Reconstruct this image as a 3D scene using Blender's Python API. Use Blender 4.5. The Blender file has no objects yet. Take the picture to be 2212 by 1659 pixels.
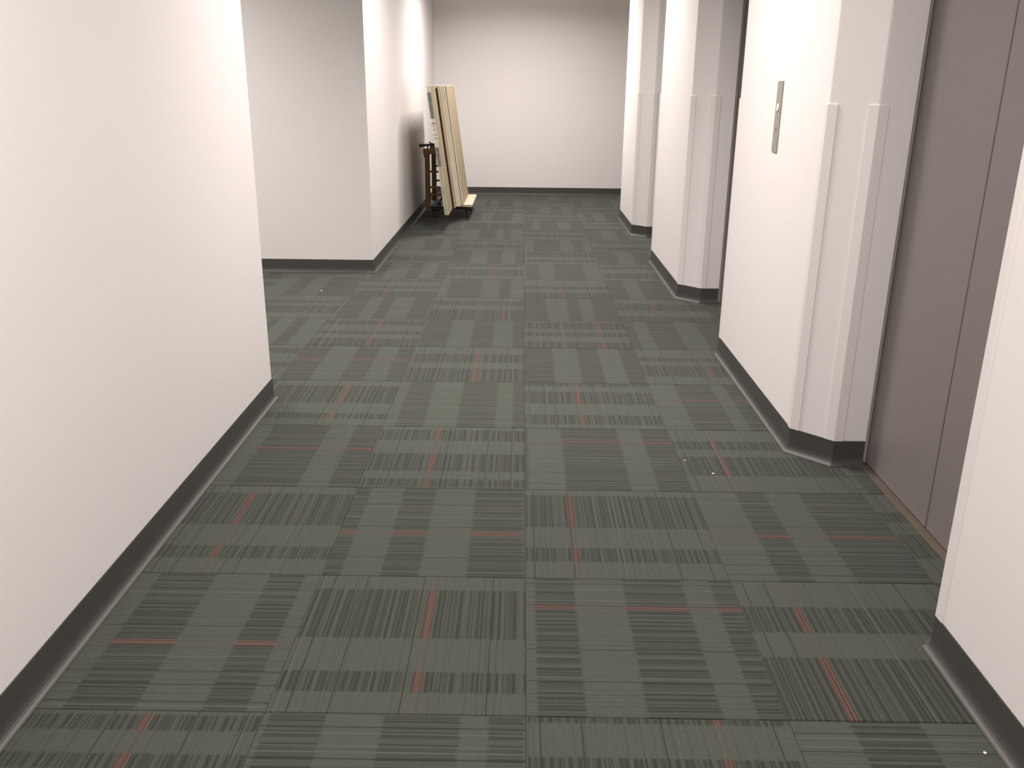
import bpy, bmesh, math, random
from mathutils import Vector, Matrix

S = bpy.context.scene
COL = S.collection
rnd = random.Random(7)
T = 0.6096                       # one carpet tile (24 in)

# ---------------------------------------------------------------- camera
F_PX, PITCH, YAW, ROLL = 1910.06, 0.326254, -0.0086848, 0.0099156
CAM_LOC = Vector((-0.02525, -1.70453, 1.3932))
cp, sp, cy, sy = math.cos(PITCH), math.sin(PITCH), math.cos(YAW), math.sin(YAW)
fw = Vector((sy*cp, cy*cp, -sp)); rt = Vector((cy, -sy, 0)); up = rt.cross(fw)
c_, s_ = math.cos(ROLL), math.sin(ROLL)
r2 = rt*c_ + up*s_; u2 = rt*(-s_) + up*c_
cam = bpy.data.cameras.new('camera'); cam.sensor_width = 36.0
cam.lens = F_PX*36.0/2212.0; cam.clip_start = 0.05; cam.clip_end = 100
cam_o = bpy.data.objects.new('camera', cam); COL.objects.link(cam_o)
M = Matrix.Identity(4)
for i in range(3):
    M[i][0] = r2[i]; M[i][1] = u2[i]; M[i][2] = -fw[i]; M[i][3] = CAM_LOC[i]
cam_o.matrix_world = M
S.camera = cam_o

# ---------------------------------------------------------------- world, lamps, exposure
W = bpy.data.worlds.new('world'); S.world = W; W.use_nodes = True
W.node_tree.nodes['Background'].inputs[0].default_value = (0.9, 0.88, 0.86, 1)
W.node_tree.nodes['Background'].inputs[1].default_value = 0.02
CEIL = 2.75
def area(name, loc, sx, sy_, power, spread, color=(1.12, 1.0, 0.95)):
    l = bpy.data.lights.new(name, 'AREA'); l.shape = 'RECTANGLE'; l.size = sx; l.size_y = sy_
    l.energy = power; l.spread = math.radians(spread); l.color = color
    o = bpy.data.objects.new(name, l); COL.objects.link(o); o.location = loc
    return o
# recessed louvred ceiling fixtures down the middle of the lobby and one in the side passage
LAMPS = [(-0.05, -3.6, 24, 165), (-0.05, -.65, 46, 165), (-0.05, 2.3, 45, 142), (-0.05, 5.3, 45, 155), (0.0, 8.25, 67, 155), (-2.8, 3.6, 46, 142)]
for i, (x, y, p, sd) in enumerate(LAMPS):
    area('ceiling_lamp', (x, y, CEIL-0.012), 0.56, 0.56, p, sd)
S.view_settings.view_transform = 'Standard'; S.view_settings.look = 'None'
S.view_settings.gamma = 1.0; S.view_settings.use_curve_mapping = False
S.view_settings.exposure = 0.0
S.cycles.use_denoising = True
S.cycles.max_bounces = 10; S.cycles.diffuse_bounces = 6

# ---------------------------------------------------------------- materials
def srgb(*c):
    return tuple((v/255/12.92 if v/255 <= .04045 else ((v/255+.055)/1.055)**2.4) for v in c) + (1,)
class NT:
    def __init__(s, name):
        s.m = bpy.data.materials.new(name); s.m.use_nodes = True
        s.t = s.m.node_tree; s.b = s.t.nodes['Principled BSDF']
    def n(s, ty, **kw):
        n = s.t.nodes.new(ty)
        for k, v in kw.items(): setattr(n, k, v)
        return n
    def put(s, sock, v):
        if hasattr(v, 'is_linked') or hasattr(v, 'links'): s.t.links.new(v, sock)
        else: sock.default_value = v
    def math(s, op, a, b=0.0, c=0.0, clamp=False):
        n = s.n('ShaderNodeMath', operation=op, use_clamp=clamp)
        for i, v in enumerate((a, b, c)): s.put(n.inputs[i], v)
        return n.outputs[0]
    def smooth(s, x, e0, e1):
        n = s.n('ShaderNodeMapRange', interpolation_type='SMOOTHSTEP')
        s.put(n.inputs['Value'], x); s.put(n.inputs['From Min'], e0); s.put(n.inputs['From Max'], e1)
        return n.outputs[0]
    def mix(s, f, a, b):
        n = s.n('ShaderNodeMix', data_type='RGBA')
        s.put(n.inputs[0], f); s.put(n.inputs[6], a); s.put(n.inputs[7], b)
        return n.outputs[2]
    def noise1(s, w, scale, detail=1.0):
        n = s.n('ShaderNodeTexNoise', noise_dimensions='1D')
        s.put(n.inputs['W'], w); n.inputs['Scale'].default_value = scale; n.inputs['Detail'].default_value = detail
        return n.outputs[0]
    def noise3(s, vec, scale, detail=2.0):
        n = s.n('ShaderNodeTexNoise'); 
        if vec is not None: s.put(n.inputs['Vector'], vec)
        n.inputs['Scale'].default_value = scale; n.inputs['Detail'].default_value = detail
        return n.outputs[0]
    def bump(s, h, strength, dist):
        n = s.n('ShaderNodeBump'); n.inputs['Strength'].default_value = strength; n.inputs['Distance'].default_value = dist
        s.put(n.inputs['Height'], h); s.t.links.new(n.outputs[0], s.b.inputs['Normal'])

def plain(name, col, rough=.6, spec=.5, metal=0.0, grain=.06, gscale=40, bump=0.0):
    k = NT(name)
    tc = k.n('ShaderNodeTexCoord').outputs['Object']
    nz = k.noise3(tc, gscale, 3)
    lo = tuple(v*(1-grain) for v in col[:3]) + (1,); hi = tuple(min(1, v*(1+grain)) for v in col[:3]) + (1,)
    k.put(k.b.inputs['Base Color'], k.mix(nz, lo, hi))
    k.b.inputs['Roughness'].default_value = rough; k.b.inputs['Metallic'].default_value = metal
    k.b.inputs['Specular IOR Level'].default_value = spec
    if bump: k.bump(nz, bump, .002)
    return k.m

M_WALL = plain('wall_paint', (.82, .81, .80, 1), .55, .35, 0, .012, 60, .04)
M_CEIL = plain('ceiling_white', (.80, .79, .77, 1), .8, .3, 0, .03, 90)
M_GUARD = plain('guard_vinyl', (.80, .785, .77, 1), .42, .4, 0, .01, 30)
M_DOOR = plain('door_enamel', (.205, .186, .183, 1), .45, .4, 0, .03, 12)
M_SEAM = plain('door_gasket', (.05, .042, .042, 1), .7, .3)
M_SILL = plain('sill_bronze', (.16, .13, .105, 1), .5, .5, .4, .1)
M_SLAB = plain('carpet_backing', (.03, .03, .026, 1), .95, .1)
M_METAL = plain('brushed_steel', (.33, .315, .285, 1), .5, .4, .1, .05, 60)
M_PLATE_EDGE = M_METAL
M_BUTTON = plain('button_plastic', (.83, .76, .66, 1), .3, .5)
M_DARKMETAL = plain('dark_steel', (.035, .035, .035, 1), .5, .5, .3, .1)
M_RUBBER = plain('caster_rubber', (.13, .13, .135, 1), .45, .5, 0, .1)
M_WOOD = plain('cart_wood', (.24, .145, .082, 1), .65, .3, 0, .25, 14)
M_PLY = plain('deck_plywood', (.60, .51, .39, 1), .6, .3, 0, .08, 18)
M_KRAFT = plain('kraft_paper', (.315, .262, .178, 1), .85, .2, 0, .06, 10)
M_GYP = plain('gypsum_edge', (.90, .85, .72, 1), .9, .2, 0, .10, 45)
M_GYP_TAN = plain('tan_board_edge', (.30, .235, .15, 1), .9, .2, 0, .12, 45)
M_TAPE_GREY = plain('grey_edge_tape', (.22, .235, .235, 1), .6, .3, 0, .45, 28)
M_TAPE_GREEN = plain('pale_green_edge_tape', (.52, .53, .37, 1), .6, .3, 0, .35, 30)
M_CRUMB = plain('plaster', (.8, .78, .74, 1), .9, .2)

def tape_print():                     # white bundle tape with small dark printed marks
    k = NT('printed_white_tape')
    tc = k.n('ShaderNodeTexCoord').outputs['Object']
    mp = k.n('ShaderNodeMapping'); mp.inputs['Scale'].default_value = (1.6, 1, 1); k.put(mp.inputs[0], tc)
    v = k.noise3(mp.outputs[0], 62, 1)
    k.put(k.b.inputs['Base Color'], k.mix(k.smooth(v, .56, .60), (.80, .78, .68, 1), (.10, .105, .095, 1)))
    k.b.inputs['Roughness'].default_value = .6
    return k.m
M_TAPE_WHITE = tape_print()

def base_mat():
    k = NT('cove_base_rubber')
    tc = k.n('ShaderNodeTexCoord').outputs['Object']
    nz = k.noise3(tc, 8, 3)
    k.put(k.b.inputs['Base Color'], k.mix(nz, (.054, .0535, .050, 1), (.068, .067, .0625, 1)))
    k.b.inputs['Roughness'].default_value = .46; k.b.inputs['Specular IOR Level'].default_value = .5
    return k.m
M_BASE = base_mat()

def carpet():                          # tufted tile: bands, yarn stripes, dark and light lines and a red line, each tile with its own values
    k = NT('carpet_tile')
    uv = k.n('ShaderNodeUVMap').outputs[0]
    sx = k.n('ShaderNodeSeparateXYZ'); k.put(sx.inputs[0], uv)
    u, v = sx.outputs[0], sx.outputs[1]
    def att(name):
        a = k.n('ShaderNodeAttribute', attribute_type='OBJECT', attribute_name=name)
        sp_ = k.n('ShaderNodeSeparateXYZ'); k.put(sp_.inputs[0], a.outputs['Vector'])
        return sp_.outputs
    ba, bb, l1, l2, l3 = att('band_a'), att('band_b'), att('lines_a'), att('lines_b'), att('lines_c')
    seed = l3[2]
    vs = k.math('MULTIPLY_ADD', seed, 3.7, v)
    jag = k.math('MULTIPLY', k.math('SUBTRACT', k.noise1(vs, 90), .5), .022)
    uj = k.math('ADD', u, jag)
    def inside(a, b, w=.007):
        return k.math('MULTIPLY', k.smooth(uj, k.math('SUBTRACT', a, w), k.math('ADD', a, w)),
                      k.math('SUBTRACT', 1.0, k.smooth(uj, k.math('SUBTRACT', b, w), k.math('ADD', b, w))))
    band = k.math('MAXIMUM', inside(ba[0], ba[1]), inside(ba[2], bb[0]))
    band = k.math('MAXIMUM', band, inside(bb[1], bb[2]))
    def line(c, w):
        d = k.math('ABSOLUTE', k.math('SUBTRACT', v, c))
        return k.math('SUBTRACT', 1.0, k.smooth(d, w*.55, w*1.3))
    st1 = k.smooth(k.noise1(vs, 60, 1.5), .40, .60)        # yarns that turn dark inside a band
    st2 = k.smooth(k.noise1(k.math('ADD', vs, 31.7), 70, 1.0), .52, .74)   # faint yarns everywhere
    st3 = k.smooth(k.noise1(k.math('ADD', vs, 77.1), 48, 0), .62, .72)   # pale yarns
    dark = k.math('MULTIPLY_ADD', st1, .68, .30)
    amt = k.math('MULTIPLY', band, dark)
    amt = k.math('MAXIMUM', amt, k.math('MULTIPLY', st2, .36))
    amt = k.math('MULTIPLY', amt, k.math('SUBTRACT', 1.0, k.math('MULTIPLY', st3, .75)))
    LIGHT, DARK = (.0545, .0645, .0510, 1), (.0215, .0265, .0208, 1)
    col = k.mix(amt, LIGHT, DARK)
    lt = k.math('MAXIMUM', line(l2[1], .0035), line(l2[2], .0035))
    lt = k.math('MAXIMUM', lt, line(l3[0], .0035))
    col = k.mix(k.math('MULTIPLY', lt, .75), col, (.078, .086, .069, 1))
    # red yarn group
    rd = k.math('ABSOLUTE', k.math('SUBTRACT', v, l3[1]))
    rz = k.math('SUBTRACT', 1.0, k.smooth(rd, .017, .023))
    rs = k.smooth(k.noise1(k.math('ADD', vs, 5.3), 120, 0), .44, .60)
    redc = k.mix(rs, (.074, .020, .018, 1), (.125, .070, .056, 1))
    col = k.mix(k.math('MULTIPLY', rz, k.math('MULTIPLY_ADD', band, .50, .12)), col, redc)
    dl = k.math('MAXIMUM', line(l1[0], .0030), line(l1[1], .0030))
    dl = k.math('MAXIMUM', dl, k.math('MAXIMUM', line(l1[2], .0030), line(l2[0], .0030)))
    col = k.mix(k.math('MULTIPLY', dl, .75), col, (.0125, .0145, .0112, 1))
    # pile: short fibres along the yarn
    cx = k.n('ShaderNodeCombineXYZ')
    k.put(cx.inputs[0], k.math('MULTIPLY', u, 130)); k.put(cx.inputs[1], k.math('MULTIPLY', v, 300)); k.put(cx.inputs[2], k.math('MULTIPLY', seed, 17))
    fib = k.noise3(cx.outputs[0], 1.0, 2)
    g = k.math('MULTIPLY_ADD', fib, .9, .55)
    mm = k.n('ShaderNodeMix', data_type='RGBA', blend_type='MULTIPLY'); mm.inputs[0].default_value = 1
    k.put(mm.inputs[6], col)
    cc = k.n('ShaderNodeCombineColor')
    for i in range(3): k.put(cc.inputs[i], g)
    k.put(mm.inputs[7], cc.outputs[0])
    k.put(k.b.inputs['Base Color'], mm.outputs[2])
    k.b.inputs['Roughness'].default_value = .95; k.b.inputs['Specular IOR Level'].default_value = .1
    k.b.inputs['Sheen Weight'].default_value = .12; k.b.inputs['Sheen Roughness'].default_value = .6
    hh = k.math('ADD', fib, k.math('MULTIPLY', k.noise1(vs, 120, 0), .8))
    k.bump(hh, .35, .002)
    return k.m
M_CARPET = carpet()

# ---------------------------------------------------------------- helpers
def link(name, bm, mat, parent=None, smooth=False, loc=None):
    bmesh.ops.recalc_face_normals(bm, faces=bm.faces[:])
    me = bpy.data.meshes.new(name); bm.to_mesh(me); bm.free()
    for m_ in (mat if isinstance(mat, (list, tuple)) else [mat]): me.materials.append(m_)
    if smooth:
        for p in me.polygons: p.use_smooth = True
    o = bpy.data.objects.new(name, me); COL.objects.link(o)
    if loc is not None: o.location = loc
    if parent is not None: o.parent = parent
    return o
def tag(o, label=None, cat=None, group=None, kind=None):
    if label: o['label'] = label
    if cat: o['category'] = cat
    if group: o['group'] = group
    if kind: o['kind'] = kind
    return o
def structure(o): o['kind'] = 'structure'; return o
def add_prism(bm, poly, z0, z1, bevel=0.0):
    a = [bm.verts.new((x, y, z0)) for x, y in poly]; b = [bm.verts.new((x, y, z1)) for x, y in poly]
    n = len(poly)
    bm.faces.new(a[::-1]); bm.faces.new(b)
    for i in range(n): bm.faces.new((a[i], a[(i+1) % n], b[(i+1) % n], b[i]))
def add_box(bm, x0, x1, y0, y1, z0, z1, bevel=0.0, seg=2):
    t = bmesh.new()
    vs = [t.verts.new((x, y, z)) for x in (x0, x1) for y in (y0, y1) for z in (z0, z1)]
    for f in ((0,1,3,2),(4,6,7,5),(0,4,5,1),(2,3,7,6),(0,2,6,4),(1,5,7,3)): t.faces.new([vs[i] for i in f])
    bmesh.ops.recalc_face_normals(t, faces=t.faces[:])
    if bevel: bmesh.ops.bevel(t, geom=t.edges[:], offset=bevel, segments=seg, affect='EDGES', profile=.5)
    me = bpy.data.meshes.new('tmp'); t.to_mesh(me); t.free(); bm.from_mesh(me); bpy.data.meshes.remove(me)
def box(name, mat, x0, x1, y0, y1, z0, z1, bevel=0.0, parent=None, seg=2):
    bm = bmesh.new(); add_box(bm, x0, x1, y0, y1, z0, z1, bevel, seg)
    return link(name, bm, mat, parent)
def add_cyl(bm, p0, p1, r, n=16, r1=None):
    p0, p1 = Vector(p0), Vector(p1); d = (p1-p0).normalized()
    a = d.orthogonal().normalized(); b = d.cross(a); r1 = r if r1 is None else r1
    A = [bm.verts.new(p0+(a*math.cos(2*math.pi*i/n)+b*math.sin(2*math.pi*i/n))*r) for i in range(n)]
    B = [bm.verts.new(p1+(a*math.cos(2*math.pi*i/n)+b*math.sin(2*math.pi*i/n))*r1) for i in range(n)]
    bm.faces.new(A[::-1]); bm.faces.new(B)
    for i in range(n): bm.faces.new((A[i], A[(i+1) % n], B[(i+1) % n], B[i]))
def add_bar(bm, p0, p1, w, h, up_=(0, 0, 1)):        # rectangular bar between two points
    p0, p1 = Vector(p0), Vector(p1); d = (p1-p0).normalized()
    a = d.cross(Vector(up_)).normalized(); b = a.cross(d)
    q = [(-1, -1), (1, -1), (1, 1), (-1, 1)]
    A = [bm.verts.new(p0+a*(i*w/2)+b*(j*h/2)) for i, j in q]; B = [bm.verts.new(p1+a*(i*w/2)+b*(j*h/2)) for i, j in q]
    bm.faces.new(A[::-1]); bm.faces.new(B)
    for i in range(4): bm.faces.new((A[i], A[(i+1) % 4], B[(i+1) % 4], B[i]))
def offset_line(pts, d):                              # mitred offset of an open polyline to its left
    pts = [Vector(p) for p in pts]; out = []
    for i, p in enumerate(pts):
        ns = []
        if i: e = (p-pts[i-1]).normalized(); ns.append(Vector((-e.y, e.x)))
        if i < len(pts)-1: e = (pts[i+1]-p).normalized(); ns.append(Vector((-e.y, e.x)))
        if len(ns) == 1: out.append(p+ns[0]*d)
        else:
            m = (ns[0]+ns[1]).normalized(); out.append(p+m*(d/max(.2, m.dot(ns[0]))))
    return out
COVE = [(0, .1016), (.0028, .1016), (.0032, .1008), (.0034, .034), (.0048, .022), (.0080, .0135), (.0125, .0090), (.0185, .0055), (.0215, .0025), (.0215, 0), (0, 0)]
def cove_base(name, pts):
    bm = bmesh.new(); rows = []
    for d, z in COVE: rows.append([bm.verts.new((q.x, q.y, z)) for q in offset_line(pts, d)])
    for i in range(len(COVE)):
        a, b = rows[i], rows[(i+1) % len(COVE)]
        for j in range(len(pts)-1): bm.faces.new((a[j], a[j+1], b[j+1], b[j]))
    for e in (0, -1): bm.faces.new([r[e] for r in rows] if e else [r[e] for r in rows][::-1])
    return structure(link(name, bm, M_BASE))

TILES={
(-3,4):([[0.325,0.469],[0.73,0.904]],[0.927,1.047],[],None),
(-3,5):([[0.425,0.514],[0.665,0.804]],[],[],None),
(-3,6):([[0.21,0.514],[0.642,0.772]],[0.484,0.658],[],None),
(-3,7):([[0.247,0.425],[0.636,0.988]],[],[],None),
(-2,-1):([[0.691,0.769],[0.889,0.975]],[0.432,0.751,0.943],[],0.566),
(-2,0):([[0.217,0.492],[0.752,0.924]],[0.559,0.241,0.051],[0.833,0.339,0.027],0.436),
(-2,1):([[0.15,0.277],[0.51,0.9]],[0.25,0.563],[],0.412),
(-2,2):([[0.243,0.636],[0.818,1.007]],[0.953,0.757,0.459,0.067],[0.782,0.668,0.173],0.581),
(-2,3):([[0.132,0.245],[0.462,0.86]],[0.235,0.516,0.852],[],0.594),
(-2,4):([[-0.017,0.243],[0.492,0.689],[0.863,1.018]],[],[0.524,0.2],None),
(-2,5):([[-0.028,0.251],[0.398,0.515],[0.741,0.923]],[0.251,0.515,0.854],[],0.555),
(-2,6):([[0.046,0.283],[0.426,0.56],[0.783,0.982]],[],[],None),
(-2,7):([[0.013,0.273],[0.42,0.546],[0.779,0.94]],[0.016,0.343,0.725],[],0.399),
(-2,8):([[0.076,0.236],[0.503,0.681],[0.865,1.02]],[],[],None),
(-2,9):([[0.128,0.538]],[0.417,0.705],[],0.443),
(-2,10):([[0.496,0.76],[0.899,1.024]],[],[],None),
(-1,-1):([[0.024,0.24],[0.46,0.752],[0.859,0.991]],[0.924,0.759],[0.89,0.824,0.794],None),
(-1,0):([[0.127,0.258],[0.488,0.878]],[0.078,0.236,0.511,0.846],[0.029],0.563),
(-1,1):([[-0.002,0.09],[0.286,0.474],[0.71,0.992]],[0.94,0.782,0.513,0.181],[0.747,0.706,0.628],0.44),
(-1,2):([[0.018,0.13],[0.246,0.522],[0.744,0.938]],[0.155,0.487,0.756,0.914],[],0.406),
(-1,3):([[0.084,0.282],[0.515,0.79],[0.913,1.0]],[0.766,0.603,0.157],[0.499,0.083],None),
(-1,4):([[0.008,0.354],[0.525,0.775]],[0.098,0.25,0.531,0.845],[],0.59),
(-1,5):([[0.017,0.279],[0.498,0.703],[0.891,1.003]],[],[],None),
(-1,6):([[0.013,0.427],[0.637,0.811]],[0.068,0.759,0.964],[],0.761),
(-1,7):([[0.115,0.495],[0.708,0.843]],[],[],None),
(-1,8):([[0.197,0.61],[0.795,0.955]],[0.093,0.25,0.516,0.85],[],0.597),
(-1,9):([[-0.013,0.265],[0.497,0.691],[0.879,1.009]],[],[],None),
(-1,10):([[0.161,0.56],[0.726,0.853]],[0.157,0.503,0.781],[],None),
(-1,11):([[0.274,0.557],[0.676,0.795]],[],[],None),
(-1,12):([[0.063,0.69]],[0.437,0.713],[],None),
(-1,13):([[0.061,0.229],[0.423,0.803]],[],[],None),
(-1,15):([[0.234,0.328],[0.498,0.782]],[],[],None),
(0,-1):([[0.651,0.784],[0.964,1.0]],[0.053,0.209,0.931],[],0.724),
(0,0):([[0.046,0.234],[0.469,0.757],[0.892,1.009]],[0.953,0.764,0.426,0.212],[0.903,0.803],0.749),
(0,1):([[0.161,0.303],[0.527,0.924]],[0.047,0.247,0.773,0.93],[],0.259),
(0,2):([[-0.017,0.022],[0.25,0.64],[0.805,1.05]],[0.968,0.087,0.715],[0.788,0.642,0.421],0.755),
(0,3):([[0.081,0.268],[0.506,0.784],[0.908,1.001]],[0.038,0.23,0.542],[],0.416),
(0,4):([[-0.01,0.251],[0.473,0.663],[0.854,1.013]],[0.241,0.058],[0.864,0.609],None),
(0,5):([[-0.035,0.211],[0.405,0.556],[0.678,0.93]],[0.057,0.211,0.93],[],0.74),
(0,6):([[-0.005,0.248],[0.472,0.611],[0.741,1.015]],[],[0.56,0.415],None),
(0,7):([[-0.048,-0.025],[-0.002,0.28],[0.477,0.63]],[0.159,0.493,0.933],[],0.455),
(0,8):([[0.025,0.205],[0.39,0.78]],[],[],None),
(0,9):([[0.146,0.349],[0.523,0.922]],[0.06,0.26,0.944],[],None),
(0,10):([[0.15,0.55],[0.739,0.901]],[],[],None),
(0,11):([[0.229,0.551],[0.694,1.036]],[0.215,0.667],[],None),
(0,12):([[0.022,0.15],[0.278,0.575],[0.793,1.01]],[],[],None),
(0,14):([[0.026,0.302],[0.535,0.723],[0.93,1.047]],[],[],None),
(0,16):([[0.039,0.187],[0.246,0.542],[0.759,0.957]],[],[],None),
(1,-1):([[0.23,0.496]],[0.929,0.834],[0.905,0.856],None),
(1,0):([[-0.017,0.393],[0.574,0.777]],[0.053,0.787,0.94],[],0.255),
(1,1):([[0.248,0.422],[0.624,1.05]],[0.568,0.258,0.061],[0.847,0.331,0.22],0.457),
(1,2):([[0.232,0.529],[0.646,0.792]],[0.05,0.252,0.79,0.943],[],0.271),
(1,3):([[0.204,0.492],[0.6,0.91]],[0.769,0.462],[0.152,0.523],0.618),
(1,4):([[0.206,0.502],[0.624,0.736]],[0.071,0.228,0.501],[],0.577),
(1,5):([[-0.021,0.095],[0.234,0.508],[0.729,1.004]],[],[],None),
(1,6):([[0.011,0.222],[0.464,0.784]],[0.069,0.228,0.506,0.834],[],None),
(1,7):([[-0.033,0.209],[0.385,0.688]],[],[],None),
(1,8):([[0.11,0.456],[0.729,0.887]],[0.063,0.183,0.422],[],None),
(1,9):([[0.008,0.308],[0.537,0.779]],[],[],None),
(1,10):([[0.095,0.409],[0.695,0.908]],[0.109,0.32],[],None),
(1,11):([[0.005,0.238],[0.501,0.652]],[],[],None),
(1,13):([[0.122,0.278],[0.502,0.797]],[],[],None),
(1,15):([[0.029,0.2],[0.39,0.79]],[],[],None),
(2,2):([[0.05,0.199]],[],[],None)}

# ---------------------------------------------------------------- floor: backing slab + loose-laid carpet tiles
XL, XR = -1.167, 1.064            # faces of the two long walls
YB = 10.28                        # back wall
floor = structure(box('floor', M_SLAB, -4.4, 3.4, -6.3, 10.6, -.20, -.0085))
def tile_mesh(turn):
    bm = bmesh.new(); uvl = bm.loops.layers.uv.new('uv')
    g, b, h = .0006, .0022, .0022
    lo, hi = g, T-g
    ring = lambda i, z: [bm.verts.new(p) for p in ((lo+i, lo+i, z), (hi-i, lo+i, z), (hi-i, hi-i, z), (lo+i, hi-i, z))]
    A, B, Cc = ring(0, -.0085), ring(0, -h), ring(b, 0)
    bm.faces.new(Cc)
    for P, Q in ((A, B), (B, Cc)):
        for i in range(4): bm.faces.new((P[i], P[(i+1) % 4], Q[(i+1) % 4], Q[i]))
    for f in bm.faces:
        for l in f.loops:
            x, y = l.vert.co.x/T, l.vert.co.y/T
            l[uvl].uv = (y, x) if turn else (x, y)
    bmesh.ops.recalc_face_normals(bm, faces=bm.faces[:])
    me = bpy.data.meshes.new('carpet_tile'); bm.to_mesh(me); bm.free(); me.materials.append(M_CARPET)
    return me
TM = (tile_mesh(False), tile_mesh(True))
BANDS = [[(-.02, .25), (.48, .69), (.87, 1.02)], [(.0, .13), (.25, .52), (.75, .94)], [(.24, .50), (.63, .76)], [(.15, .30), (.53, .92)],
         [(.08, .28), (.51, .78), (.91, 1.02)], [(.20, .60), (.79, .95)]]
LINES = [(.068, .25, .51, .845), (.155, .49, .75, .932)]
def put_tile(c, r):
    turn = (c+r) % 2
    o = bpy.data.objects.new('carpet_tile', TM[turn]); COL.objects.link(o); o.parent = floor
    o.location = (c*T, r*T, 0)
    h = random.Random(c*131+r*977+5)
    d, dl, ll, red = TILES.get((c, r), ([], [], [], None))
    d = list(d) if d else BANDS[h.randrange(len(BANDS))]
    d = list(d)+[(-3, -2.9)]*(3-len(d))
    flip = (red is not None and red < .5) or (red is None and h.random() < .5)
    base = LINES[flip]
    dl = list(dl)
    for b in base:
        if len(dl) < 4 and all(abs(b-q) > .05 for q in dl): dl.append(b)
    dl += [-2]*(4-len(dl))
    ll = list(ll) or ([h.uniform(.1, .9) for _ in range(3)] if not turn else [h.uniform(.02, .98)])
    ll = (ll+[-2, -2, -2])[:3]
    if red is None: red = (.41 if flip else .59) if h.random() < .25 else -3.0
    o['band_a'] = [float(d[0][0]), float(d[0][1]), float(d[1][0])]
    o['band_b'] = [float(d[1][1]), float(d[2][0]), float(d[2][1])]
    o['lines_a'] = [float(x) for x in dl[:3]]
    o['lines_b'] = [float(dl[3]), float(ll[0]), float(ll[1])]
    o['lines_c'] = [float(ll[2]), float(red), h.random()*4]
for r in range(-3, 17):
    for c in range(-2, 2): put_tile(c, r)
for r in range(3, 9):
    for c in range(-7, -2): put_tile(c, r)
for r in (0, 1, 2, 4, 5, 6, 7, 9, 10, 11, 13, 14, 15, 16): put_tile(2, r)

# ---------------------------------------------------------------- walls and ceiling
def wall(name, poly, z0=0.0, z1=CEIL):
    bm = bmesh.new(); add_prism(bm, poly, z0, z1)
    bmesh.ops.recalc_face_normals(bm, faces=bm.faces[:])
    es = [e for e in bm.edges if abs(e.verts[0].co.z-e.verts[1].co.z) > .1]
    bmesh.ops.bevel(bm, geom=es, offset=.004, segments=2, affect='EDGES', profile=.5)
    return structure(link(name, bm, M_WALL))
ceiling = structure(box('ceiling', M_CEIL, -4.4, 3.4, -6.3, 10.6, CEIL, CEIL+.2))
Y0 = -5.5
wall('wall_left', [(-4.2, Y0), (XL, Y0), (XL, 2.150), (-4.2, 2.150)])
wall('wall_left', [(-4.2, 5.062), (XL, 5.062), (XL, YB), (-4.2, YB)])
wall('wall_back', [(-4.4, YB), (3.2, YB), (3.2, YB+.2), (-4.4, YB+.2)])
wall('wall_front', [(-4.4, Y0-.2), (3.2, Y0-.2), (3.2, Y0), (-4.4, Y0)])
wall('wall_left', [(-4.4, 2.15), (-4.2, 2.15), (-4.2, 5.062), (-4.4, 5.062)])
wall('wall_right', [(3.0, 8.2), (3.2, 8.2), (3.2, YB), (3.0, YB)])
CX = .130                          # depth of the splayed corners
XJ = XR+CX; XD = 1.318             # splay end, end of the reveal
def pier(y_near, y_far, near_splay=True, far_splay=True, back=1.62):
    p = []
    if near_splay: p += [(back, y_near-CX+.03), (XD, y_near-CX+.03), (XD, y_near-CX), (XJ, y_near-CX), (XR, y_near)]
    else: p += [(back, y_near), (XR, y_near)]
    if far_splay: p += [(XR, y_far), (XJ, y_far+CX), (XD, y_far+CX), (XD, y_far+CX-.03), (back, y_far+CX-.03)]
    else: p += [(XR, y_far), (back, y_far)]
    return p[::-1]
PIERS = [(Y0, .285, False, True), (1.607, 2.960, True, True), (4.312, 5.655, True, True), (7.062, 8.19, True, False)]
for a, b, s, t in PIERS: wall('wall_right', pier(a, b, s, t, 3.0 if b > 8 else 1.62))
for k in range(3):                 # wall over each elevator entrance
    ya, yb = PIERS[k][1]+CX, PIERS[k+1][0]-CX
    wall('wall_right', [(XD+.002, ya-.03), (1.62, ya-.03), (1.62, yb+.03), (XD+.002, yb+.03)], 2.13, CEIL)
# louvred light fixtures set in the ceiling
for x, y, p, sd in LAMPS:
    bm = bmesh.new()
    for a in (-.31, .285): add_box(bm, x+a, x+a+.025, y-.31, y+.31, CEIL-.012, CEIL+.001)
    for a in (-.31, .285): add_box(bm, x-.285, x+.285, y+a, y+a+.025, CEIL-.012, CEIL+.001)
    link('light_frame', bm, M_CEIL, ceiling)

# ---------------------------------------------------------------- cove base
cove_base('baseboard_left', [(-4.19, 2.15), (XL, 2.15), (XL, Y0+.01)])
cove_base('baseboard_left', [(XL, YB-.002), (XL, 5.062), (-4.19, 5.062)])
cove_base('baseboard_back', [(XL+.003, YB), (2.98, YB)][::-1])
def base_for(k):
    a, b, s, t = PIERS[k]; p = []
    p += [(XD-.004, a-CX), (XJ, a-CX), (XR, a)] if s else [(XR, a+.01)]
    p += [(XR, b), (XJ, b+CX), (XD-.004, b+CX)] if t else [(XR, b), (2.6, b)]
    return p
for k in range(4): cove_base('baseboard_right', base_for(k))

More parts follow.
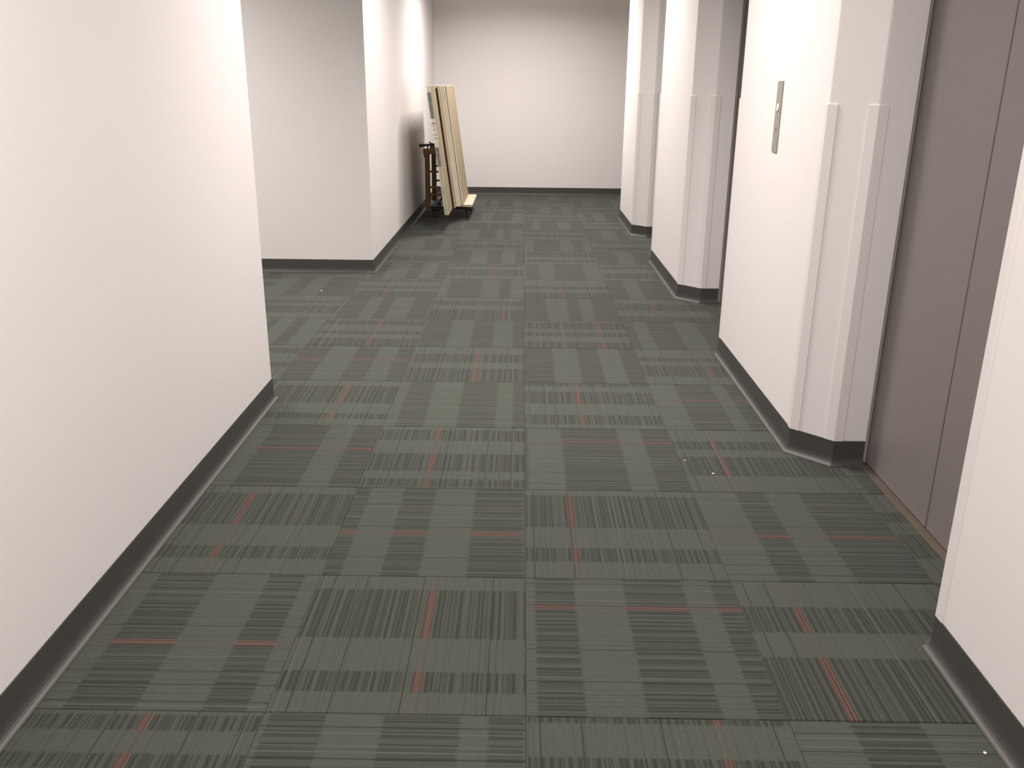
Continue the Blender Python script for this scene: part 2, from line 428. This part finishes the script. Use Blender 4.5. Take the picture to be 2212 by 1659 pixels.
# ---------------------------------------------------------------- corner guards on the splayed corners
def guard(name, pts, z0=.1016, z1=1.340, th=.0045):
    bm = bmesh.new()
    o = offset_line(pts, th); i = offset_line(pts, .0002)
    for e, f in ((0, 1), (-1, -2)):          # feathered edge on the long wall faces
        if abs(pts[e][0]-XR) < 1e-6: o[e] = o[e]+(o[f]-o[e]).normalized()*.009
    poly = [(q.x, q.y) for q in i]+[(q.x, q.y) for q in o[::-1]]
    add_prism(bm, poly, z0, z1)
    bmesh.ops.recalc_face_normals(bm, faces=bm.faces[:])
    bmesh.ops.bevel(bm, geom=[e for e in bm.edges if e.calc_length() > .5 or max(v.co.z for v in e.verts) > z0+.01], offset=.0011, segments=1, affect='EDGES')
    return link(name, bm, M_GUARD)
WALLS_R = [o for o in COL.objects if o.name.startswith('wall_right') and o.dimensions.z > 2.6]
FL = .037; q = FL*math.sqrt(.5); JF = .034
def near_guards(a, owner):
    for pts in ([(XR+q, a-q), (XR, a), (XR, a+FL)], [(XJ+JF, a-CX), (XJ, a-CX), (XJ-q, a-CX+q)]):
        g = guard('corner_guard', pts); g.parent = owner
def far_guards(b, owner):
    for pts in ([(XR, b-FL), (XR, b), (XR+q, b+q)], [(XJ-q, b+CX-q), (XJ, b+CX), (XJ+JF, b+CX)]):
        g = guard('corner_guard', pts); g.parent = owner
pier_objs = [o for o in COL.objects if o.name.startswith('wall_right')][1:5]
for k in range(4):
    if PIERS[k][2]: near_guards(PIERS[k][0], pier_objs[k])
    if PIERS[k][3]: far_guards(PIERS[k][1], pier_objs[k])

# ---------------------------------------------------------------- elevator doors: two sliding panels each
for k in range(3):
    ya, yb = PIERS[k][1]+CX-.024, PIERS[k+1][0]-CX+.024
    ym = (ya+yb)/2 if k else .952
    d = bpy.data.objects.new('door_%d' % (k+1), None); COL.objects.link(d); d.location = (1.334, ym, 0); structure(d)
    for s, (p0, p1) in enumerate(((ya, ym-.004), (ym+.004, yb))):
        o = box('door_panel', M_DOOR, 0, .034, p0-ym, p1-ym, .006, 2.16, .0025, d)
    box('door_gasket', M_SEAM, .012, .03, -.0038, .0038, .006, 2.15, 0, d)
    o = box('sill', M_SILL, -.030, .05, ya-ym+.026, yb-ym-.026, -.006, .0035, .0015, d)

# ---------------------------------------------------------------- call plate on the nearest pier
cp_o = bpy.data.objects.new('call_plate', None); COL.objects.link(cp_o); cp_o.location = (XR, 2.242, 1.275)
tag(cp_o, 'tall narrow grey steel elevator call plate with a pale button on white pier', 'call plate')
box('face_plate', M_METAL, -.006, 0, -.038, .038, -.145, .145, .0015, cp_o)
def button(z, r, mat):
    bm = bmesh.new(); add_cyl(bm, (-.0055, 0, z), (-.0072, 0, z), r*1.25, 20)
    b = link('button_ring', bm, M_METAL, cp_o)
    bm = bmesh.new(); add_cyl(bm, (-.0068, 0, z), (-.0090, 0, z), r, 20, r*.9)
    return link('call_button', bm, mat, cp_o)
tag(button(.038, .0165, M_BUTTON), 'pale cream call button')
button(-.046, .008, M_METAL)

# ---------------------------------------------------------------- drywall cart
DX0, DX1, DY0, DY1, DZ = -1.085, -.554, 7.90, 8.85, .170
cart = bpy.data.objects.new('drywall_cart', None); COL.objects.link(cart); cart.location = (-.815, 8.37, 0)
tag(cart, 'wooden drywall cart on casters with plywood deck, parked against wall', 'cart')
OX, OY = cart.location.x, cart.location.y
def R(x0, x1, y0, y1): return (x0-OX, x1-OX, y0-OY, y1-OY)
tag(box('deck', M_PLY, *R(-.845, DX1, DY0, DY1), DZ-.026, DZ, .003, cart), 'pale plywood deck')
bm = bmesh.new()
for x in (DX0+.08, DX1-.075): add_box(bm, *R(x, x+.045, DY0+.04, DY1-.02), .112, DZ-.0262)
for y in (DY0+.04, DY1-.065): add_box(bm, *R(DX0+.1252, DX1-.0752, y, y+.045), .112, DZ-.0262)
link('under_frame', bm, M_DARKMETAL, cart)
for x in (-.985, -.612):
    for y in (8.13, 8.70):
        bm = bmesh.new(); X_, Y_ = x-OX, y-OY
        add_box(bm, X_-.032, X_+.032, Y_-.032, Y_+.032, .1065, .1119)
        for s in (-1, 1): add_bar(bm, (X_+s*.0225, Y_-.012, .107), (X_+s*.0225, Y_+.020, .040), .004, .034, (0, 1, 0))
        add_cyl(bm, (X_-.026, Y_+.016, .046), (X_+.026, Y_+.016, .046), .006, 10)
        ca = link('caster', bm, M_DARKMETAL, cart)
        bm = bmesh.new()
        prof = [(-.017, .036), (-.015, .043), (-.008, .0455), (.008, .0455), (.015, .043), (.017, .036), (.017, .02), (.0185, .012), (.0185, .007)]
        prof = [(-.0185, .007), (-.0185, .012), (-.017, .02)]+prof
        n = 24; rings = [[bm.verts.new((X_+a, Y_+.016+rr*math.cos(2*math.pi*i/n), .0458+rr*math.sin(2*math.pi*i/n))) for i in range(n)] for a, rr in prof]
        for i in range(len(rings)-1):
            for j in range(n): bm.faces.new((rings[i][j], rings[i][(j+1) % n], rings[i+1][(j+1) % n], rings[i+1][j]))
        link('wheel', bm, M_RUBBER, ca, True)
LEAN = math.radians(7.6); tl = math.tan(LEAN)
for y in (7.98, 8.70):
    Y_ = y-OY
    box('outer_post', M_WOOD, -1.062-OX, -1.010-OX, Y_-.02, Y_+.02, .1125, .690, .003, cart)
    x0 = -.812
    bm = bmesh.new(); add_bar(bm, (x0-OX, Y_, DZ+.006), (x0-.52*tl-OX, Y_, .690), .04, .036, (1, 0, 0)); link('leaning_post', bm, M_WOOD, cart)
    for z in (.262, .340, .505):
        xr = x0-(z-DZ)*tl-.019
        box('rung', M_WOOD, -1.0095-OX, xr-OX, Y_-.012, Y_+.012, z-.010, z+.010, .002, cart)
    box('top_beam', M_WOOD, -1.078-OX, -.906-OX, Y_-.024, Y_+.024, .6905, .742, .004, cart)
box('side_rail', M_WOOD, -1.076-OX, -1.046-OX, 8.006-OY, 8.674-OY, .650, .6895, .003, cart)
bm = bmesh.new(); Y_ = 7.98-OY
add_cyl(bm, (-1.112-OX, Y_-.01, .774), (-.930-OX, Y_+.015, .790), .0125, 14)
add_cyl(bm, (-1.118-OX, Y_-.011, .7735), (-1.064-OX, Y_-.004, .778), .0165, 14)
add_bar(bm, (-.975-OX, Y_+.008, .786), (-1.015-OX, Y_+.004, .812), .010, .012)
for x in (-1.03, -.95): add_bar(bm, (x-OX, Y_, .741), (x-OX, Y_+.004, .785), .014, .014, (0, 1, 0))
tag(link('handle', bm, M_DARKMETAL, cart), 'black handle bar')

# ---------------------------------------------------------------- leaning drywall sheets
cs = math.cos(LEAN)
SHEET = []      # x, y near, y far, thickness, height, end material, face material, label, taped
x = -.779
def sheet(t, y0, y1, h, end, face, label, taped=False, gap=.0003):
    global x
    bm = bmesh.new()
    add_box(bm, 0, t, 0, y1-y0, 0, h, .0009, 1)
    for f in bm.faces:
        f.material_index = 1 if abs(f.normal.x) > .9 else 0
    o = link('drywall_sheet', bm, [end, face])
    o.location = (x, y0, DZ+.0006); o.rotation_euler = (0, -LEAN, 0)
    tag(o, label, 'drywall sheet', 'drywall sheets leaning on the cart')
    if taped:
        for z0, z1, m_, lb in ((.0, .38, M_TAPE_GREEN, 'pale green end tape'), (.38, .534, M_TAPE_GREY, 'grey end tape'), (.534, .75, M_TAPE_WHITE, 'white printed end tape'),
                               (.75, .95, M_TAPE_GREY, 'grey end tape'), (.95, 1.0, M_TAPE_WHITE, 'white printed end tape')):
            tp = box('end_tape', m_, .0003, t-.0003, -.0014, -.0001, z0*h+.003, z1*h-.001, 0, o); tag(tp, lb)
    x += t/cs+gap
    return o
H = 1.219
sheet(.0127, 7.07, 8.78, H, M_GYP, M_KRAFT, 'drywall sheet with printed end tape, outermost of the stack towards the wall', True)
sheet(.0127, 7.075, 8.78, H, M_GYP, M_KRAFT, 'drywall sheet with printed end tape, second in from the wall side', True)
sheet(.0127, 7.065, 8.78, H, M_GYP, M_KRAFT, 'drywall sheet showing a long tan paper face beside the taped sheets', True)
sheet(.0110, 7.62, 8.78, H-.025, M_GYP_TAN, M_KRAFT, 'brown edged drywall sheet set back just beside the long tan face')
x += .003
sheet(.0110, 7.56, 8.78, H-.006, M_GYP_TAN, M_KRAFT, 'brown edged drywall sheet between a dark gap and the cream edges')
x += .002
sheet(.0159, 7.72, 8.78, H, M_GYP, M_KRAFT, 'cream edged drywall sheet, first cream edge next to the brown edges')
sheet(.0159, 7.74, 8.78, H, M_GYP, M_KRAFT, 'cream edged drywall sheet, second cream edge from the brown edges')
sheet(.0159, 7.75, 8.78, H, M_GYP, M_KRAFT, 'cream edged drywall sheet, third cream edge, beside the narrow dark gap')
x += .004
sheet(.0127, 7.83, 8.78, H, M_GYP, M_KRAFT, 'drywall sheet with a broad tan paper face, nearest the elevators')

# ---------------------------------------------------------------- plaster crumbs on the carpet
for cx_, cy_, s, lb in ((-1.43, 4.40, .008, 'white plaster crumb on the carpet before the side passage wall'),
                        (.715, 1.375, .006, 'white plaster crumb on the red carpet line by the nearest pier'),
                        (.63, 1.50, .004, 'tiny white plaster crumb on the carpet, further of the two by the nearest pier'),
                        (1.015, -.10, .005, 'pale plaster crumb on the carpet beside the near white wall base')):
    bm = bmesh.new(); bmesh.ops.create_icosphere(bm, subdivisions=1, radius=s)
    for v_ in bm.verts: v_.co = Vector((v_.co.x*rnd.uniform(.6, 1.2), v_.co.y*rnd.uniform(.6, 1.1), v_.co.z*.45))
    zmin = min(v_.co.z for v_ in bm.verts)
    o = link('plaster_crumb', bm, M_CRUMB, None, False, (cx_, cy_, .0003-zmin)); tag(o, lb, 'crumb', 'plaster crumbs on the carpet')
